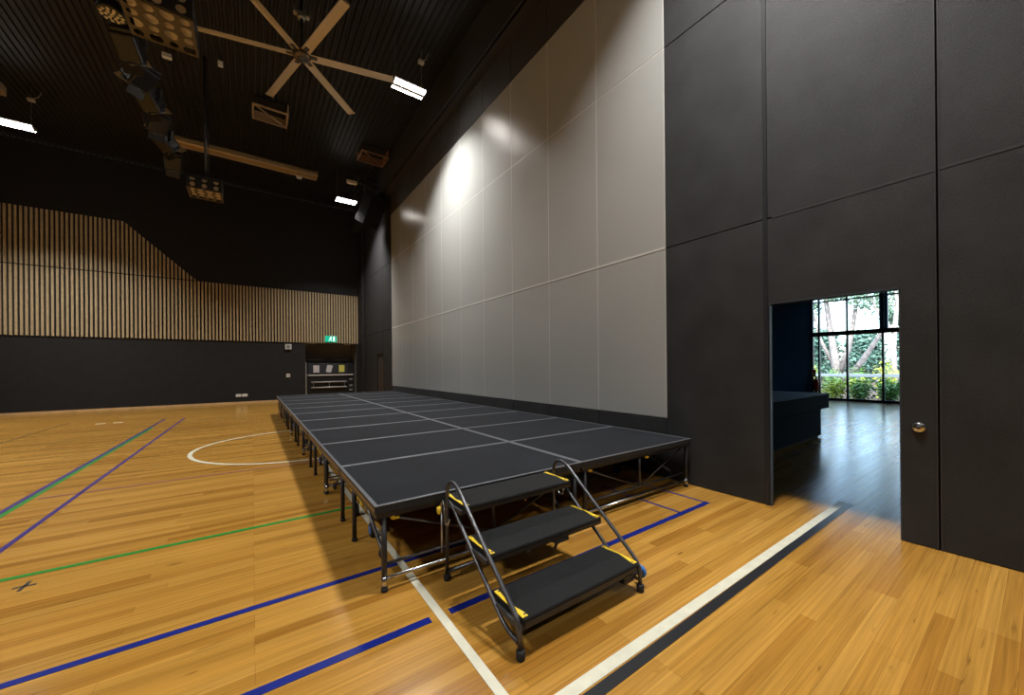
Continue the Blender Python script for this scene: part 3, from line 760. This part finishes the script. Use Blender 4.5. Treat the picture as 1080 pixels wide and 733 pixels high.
m.done('running_figure', EXIT_WHITE, ex)
MB().box((.115, -.054, .03), (.165, -.05, .27)).done('door_symbol', EXIT_WHITE, ex)

def wall_box(name, label, cat, x, z, sx, sz, m_, d=.05):
    t = thing(name, label, cat, (x, YE, z))
    MB().box((-sx/2, -d, -sz/2), (sx/2, -.001, sz/2), .008).done('cover', m_, t)
    return t
q = wall_box('wall_speaker', 'small pale square box high on the end wall left of the alcove', 'wall speaker', 1.38, 2.55, .25, .24, WHITE, .09)
MB().box((-.09, -.097, -.085), (.09, -.09, .085), .003).done('grill', PALE_METAL, q)
q = wall_box('light_switch', 'small round pale switch on the end wall left of the alcove', 'switch', 1.37, 1.20, .15, .16, WHITE, .02)
MB().lathe([(.03, -.034), (.035, -.02)], 14, 'y').done('knob', PALE_METAL, q)
q = wall_box('power_outlet', 'double white power outlet low on the black end wall', 'outlet', -.40, .36, .42, .12, WHITE, .02)
MB().box((-.012, -.026, -.062), (.012, -.019, .062)).done('divider', BLACK_GAP, q)
for xx, lb_ in ((2.42, 'left unlit downlight under the alcove ceiling'), (4.05, 'right unlit downlight under the alcove ceiling')):
    t = thing('alcove_downlight', lb_, 'light', (xx, YE+.45, AZ), 0, 'downlights in the alcove')
    MB().box((-.15, -.08, -.035), (.15, .08, -.001), .006).done('body', WHITE, t)
    MB().box((-.13, -.06, -.042), (.13, .06, -.034), .003).done('diffuser', GREY_GEL, t)
RAILM = mat('satin_silver_rail', (.55, .54, .52), .4, .2)
# equipment trolley in the alcove
tx0, tx1, ty0, ty1 = 2.20, 4.34, YE+.42, YE+1.0
tl = thing('equipment_trolley', 'black equipment trolley with silver rails parked in the end wall alcove', 'trolley', ((tx0+tx1)/2, YE+.7, 0))
a = (tx1-tx0)/2
MB().box((-a, -.28, .14), (a, .30, 1.78), .015).done('body', CASE_BLACK, tl)
MB().box((-a+.05, -.30, 1.26), (a-.3, -.28, 1.72), .006).done('notice_panel', CASE_PANEL, tl)
MB().box((-a, -.335, 1.15), (a-.02, -.281, 1.22), .008).done('full_rail', RAILM, tl)
for zz in (.84, .57):
    MB().tube([(-a+.16, -.35, zz), (a-.36, -.35, zz)], .034, 10).done('handrail', RAILM, tl)
m = MB()
for xx in (-a+.26, -.1, a-.46): m.tube([(xx, -.35, .57), (xx, -.35, .84)], .014, 8)
for xx in (-a+.2, a-.4):
    for zz in (.57, .84): m.tube([(xx, -.35, zz), (xx, -.275, zz)], .014, 8)
m.done('rail_post', PALE_METAL, tl)
for xx, yy in ((a-.12, -.16), (a-.12, .18), (-a+.12, -.16), (-a+.12, .18)):
    wv = MB().lathe([(.045, -.025), (.07, -.02), (.07, .02), (.045, .025)], 16, 'x', (xx, yy, .07)).box((xx-.04, yy-.03, .10), (xx+.04, yy+.03, .145)).done('wheel', RUBBER, tl)
    MB().lathe([(.03, -.03), (.036, 0), (.03, .03)], 12, 'x', (xx, yy, .07)).done('wheel_hub', PALE_METAL, wv)
for zz in (.95, .62, .40):
    MB().box((a-.22, -.30, zz-.05), (a-.06, -.281, zz+.05), .006).lathe([(.02, -.312), (.035, -.30)], 12, 'y', (a-.14, 0, zz)).done('latch', PALE_METAL, tl)
def notice(label, x, z, wd, ht, m_, rot=0, extra=None):
    t = thing('paper_notice', label, 'notice', (x, YE+.399, z), 0, 'paper notices taped to the trolley')
    mb = MB().box((-wd/2, -.002, -ht/2), (wd/2, 0, ht/2), 0, Matrix.Rotation(rot, 3, 'Y'), (0, 0, 0))
    mb.done('sheet', m_, t)
    if extra:
        MB().box((.08-wd/2, -.005, -ht/2), (.08+wd/2, -.003, ht/2), 0, Matrix.Rotation(.25, 3, 'Y'), (.08, 0, 0)).done('overlapping_sheet', m_, t)
notice('white paper notice at the left of the trolley panel', 2.60, 1.49, .27, .36, PAPER)
notice('two overlapping tilted white sheets in the middle of the trolley panel', 3.14, 1.50, .17, .36, PAPER, .22, True)
notice('yellow paper notice at the right of the trolley panel', 3.76, 1.51, .26, .36, PAPER_YELLOW)

# ================================================================== DOORWAY FITTINGS AND LOBBY
hd = thing('flush_door_pull', 'round silver lock rose on the black wall right of the doorway', 'lock', (WX-.001, .602, .985))
MB().lathe([(.014, -.018), (.036, -.015), (.043, -.004), (.043, 0)], 24, 'x').done('rose', CHROME, hd)
MB().lathe([(.004, -.024), (.014, -.022), (.016, -.012)], 16, 'x').box((-.026, -.002, -.008), (-.022, .002, .008)).done('key_cylinder', STEEL_DARK, hd)
ct = thing('reception_counter', 'dark reception counter with a thick overhanging top inside the lobby', 'counter', (8.4, 3.1, 0))
MB().box((-1.35, -.42, .04), (1.34, .42, .60)).done('body', COUNTER, ct)
MB().box((-1.30, -.38, 0), (1.30, .38, .04)).done('plinth', BLACK_GAP, ct)
MB().box((-1.55, -.50, .60), (1.55, .55, .885), .01).done('fascia', COUNTER, ct)
MB().box((-1.56, -.51, .885), (1.56, .56, .905), .004).done('countertop', COUNTER_TOP, ct)
q = thing('desk_stapler', 'pale small object lying on the lobby counter top', 'stationery', (8.9, 3.35, .905))
MB().box((-.13, -.03, 0), (.02, .03, .03), .008).done('base', WHITE, q); MB().box((.05, -.03, 0), (.15, .03, .035), .008).done('block', WHITE, q)
fe = thing('fire_extinguisher', 'red fire extinguisher by the lobby window, above the counter end', 'extinguisher', (19.72, 5.58, .0))
MB().lathe([(.06, .38), (.085, .39), (.09, .43), (.09, .80), (.07, .87), (.03, .90)], 20).done('cylinder', RED, fe)
MB().lathe([(.03, .90), (.03, .95), (.02, .96)], 12).box((-.015, -.09, .95), (.015, .05, .98), .004).tube([(0, .03, .93), (0, .13, .88), (0, .14, .6), (0, .12, .5)], .013, 8).done('valve', RUBBER, fe)
MB().box((-.05, -.05, 0), (.05, .05, .38), .006).done('stand', STEEL_BLACK, fe)
fs = thing('extinguisher_sign', 'small red and white sign above the fire extinguisher', 'sign', (19.86, 5.69, .98))
MB().box((-.006, -.07, 0), (.006, .07, .30)).done('plate', WHITE, fs)
MB().box((-.009, -.065, .16), (-.0065, .065, .29)).box((-.009, -.065, .01), (-.0065, .065, .07)).done('red_field', RED, fs)

# ================================================================== GARDEN BEHIND THE LOBBY WINDOW
struct(MB().box((LX+.2, -30, -.3), (90, 60, -.12)).done('ground', SOIL), 'garden soil outside the lobby window', 'ground')
gr_ = thing('garden_rail', 'pale horizontal garden rail in front of the trees', 'rail', (23.2, 5, -.12))
MB().box((-.04, -9, 1.02), (.04, 9, 1.17), .01).done('rail', RAIL_W, gr_)
for k in range(9): MB().box((-.03, -8.8+2.2*k-.03, 0), (.03, -8.8+2.2*k+.03, 1.02)).done('post', RAIL_W, gr_)
def leaves(m, c, rad, n, size):
    c = Vector(c)
    for _ in range(n):
        d = Vector((random.gauss(0, 1), random.gauss(0, 1), random.gauss(0, 1))).normalized()*(random.random()**.4)
        p = c+Vector((d.x*rad[0], d.y*rad[1], d.z*rad[2]))
        u = Vector((random.gauss(0, 1), random.gauss(0, 1), random.gauss(0, .6))).normalized(); v = u.orthogonal().normalized()
        v = (Matrix.Rotation(random.random()*6.28, 3, u) @ v); s_ = size*random.uniform(.6, 1.3)
        m.bm.faces.new([m.bm.verts.new(p-u*s_), m.bm.verts.new(p+v*s_*.42), m.bm.verts.new(p+u*s_), m.bm.verts.new(p-v*s_*.42)])
def bush(label, x, y, h, r, m_, n=420, size=.085):
    t = thing('leafy_bush', label, 'bush', (x, y, -.12), 0, 'bushes outside the lobby window')
    m = MB()
    for k in range(6):
        a_ = k*1.05; leaves(m, (r*.45*math.cos(a_), r*.45*math.sin(a_), h*(.42+.12*(k % 2))), (r*.62, r*.62, h*.46), n//6, size)
    m.done('foliage', m_, t, fixn=False)
    m = MB()
    for k in range(5):
        a_ = k*1.3; m.tube([(0, 0, 0), (r*.3*math.cos(a_), r*.3*math.sin(a_), h*.4), (r*.5*math.cos(a_), r*.5*math.sin(a_), h*.75)], [.03, .02, .008], 6)
    m.done('stem', BARK, t)
bspec = []
for k, yy in enumerate((6.35, 5.42, 4.49, 3.56, 2.63, 1.70)):
    bspec.append((21.35, yy, .92+.05*(k % 3), .43, ('LEAF_G', 'LEAF_Y', 'LEAF_G')[k % 3]))
    bspec.append((22.35, yy+.3, 1.0+.06*(k % 2), .43, ('LEAF_Y', 'LEAF_G')[k % 2]))
    bspec.append((24.3+.1*(k % 2), yy+.75, (1.75, 1.45, 1.6, 1.8, 1.5, 1.65)[k], .43, ('LEAF_Y', 'LEAF_G', 'LEAF_G', 'LEAF_Y', 'LEAF_D', 'LEAF_Y')[k]))
pos_w = ['nearest the glass', 'just before the pale rail', 'taller, behind the pale rail']
col_w = {'LEAF_Y': 'yellow green', 'LEAF_G': 'mid green', 'LEAF_D': 'dark green'}
cnt = {}
order_w = ['first', 'second', 'third', 'fourth', 'fifth', 'sixth', 'seventh', 'eighth']
for bs in sorted(bspec, key=lambda b: -b[1]):
    row = 0 if bs[0] < 21.9 else (1 if bs[0] < 23 else 2)
    k = cnt.get((row, bs[4]), 0); cnt[(row, bs[4])] = k+1
    bush('%s bush %s, %s of its colour from the counter side' % (col_w[bs[4]], pos_w[row], order_w[k]), bs[0], bs[1], bs[2], bs[3], globals()[bs[4]])
def tree(label, x, y, limbs, crowns, bark, leaf, n=900, size=.2):
    t = thing('garden_tree', label, 'tree', (x, y, -.12), 0, 'trees beyond the pale rail')
    m = MB()
    for pts, r_ in limbs: m.tube(pts, [r_*(1-.62*i/(len(pts)-1)) for i in range(len(pts))], 9)
    m.done('trunk', bark, t)
    m = MB()
    for c, rad in crowns: leaves(m, c, rad, n//len(crowns), size)
    m.done('foliage', leaf, t, fixn=False)
tree('large pale tree with several leaning trunks behind the left glass pane', 31, 7.6,
     [([(0, 0, 0), (-.1, .15, 2.0), (.1, .5, 4.5), (.2, .9, 8)], .27), ([(0, 0, .9), (0, -.5, 2.6), (.2, -.8, 5), (.2, -.9, 8)], .19), ([(0, .1, 1.2), (0, .9, 3.2), (0, 1.5, 6)], .14),
      ([(0, -.2, .3), (-.3, -1.2, 1.8), (-.2, -2.0, 3.4), (0, -2.6, 6)], .20)],
     [((0, 1.8, 5.4), (1.3, 1.0, .7)), ((0, -1.9, 5.4), (1.5, 1.3, .8)), ((0, -.2, 6.1), (1.5, 1.2, .5)), ((0, -2.6, 4.4), (1.0, .7, .5)), ((0, 1.9, 4.0), (.9, .7, .5))], BARK, LEAF_T, 1900, .15)
tree('pale pinkish single trunk tree behind the right glass pane', 28, 4.55,
     [([(0, 0, 0), (0, .05, 2.5), (.05, -.1, 5), (0, .1, 8)], .14), ([(0, 0, 3.2), (.2, .7, 4.6), (.2, 1.3, 6.2)], .09)],
     [((0, .9, 5.4), (1.1, 1.2, .75)), ((0, -.6, 6.6), (1.2, 1.2, .8))], BARK_PALE, LEAF_T, 700, .13)
for lb_, xx, yy, hh in (('dense blue green tree far back beside the dark lobby wall', 46, 15.6, 4.6), ('tall dense blue green tree far back behind the left pane', 45.5, 12.4, 5.2),
                        ('dense blue green tree far back behind the middle pane', 45, 9.2, 4.7), ('dense blue green tree far back behind the right pane', 44.5, 6.0, 5.1)):
    tree(lb_, xx, yy, [([(0, 0, 0), (0, .1, 2), (0, 0, hh-.8)], .25)], [((0, 0, 1.5), (1.5, 1.55, 1.5)), ((0, 0, hh*.6), (1.5, 1.55, 1.4)), ((0, .1, hh-1.2), (1.4, 1.3, 1.2))], BARK, LEAF_D, 2400, .22)
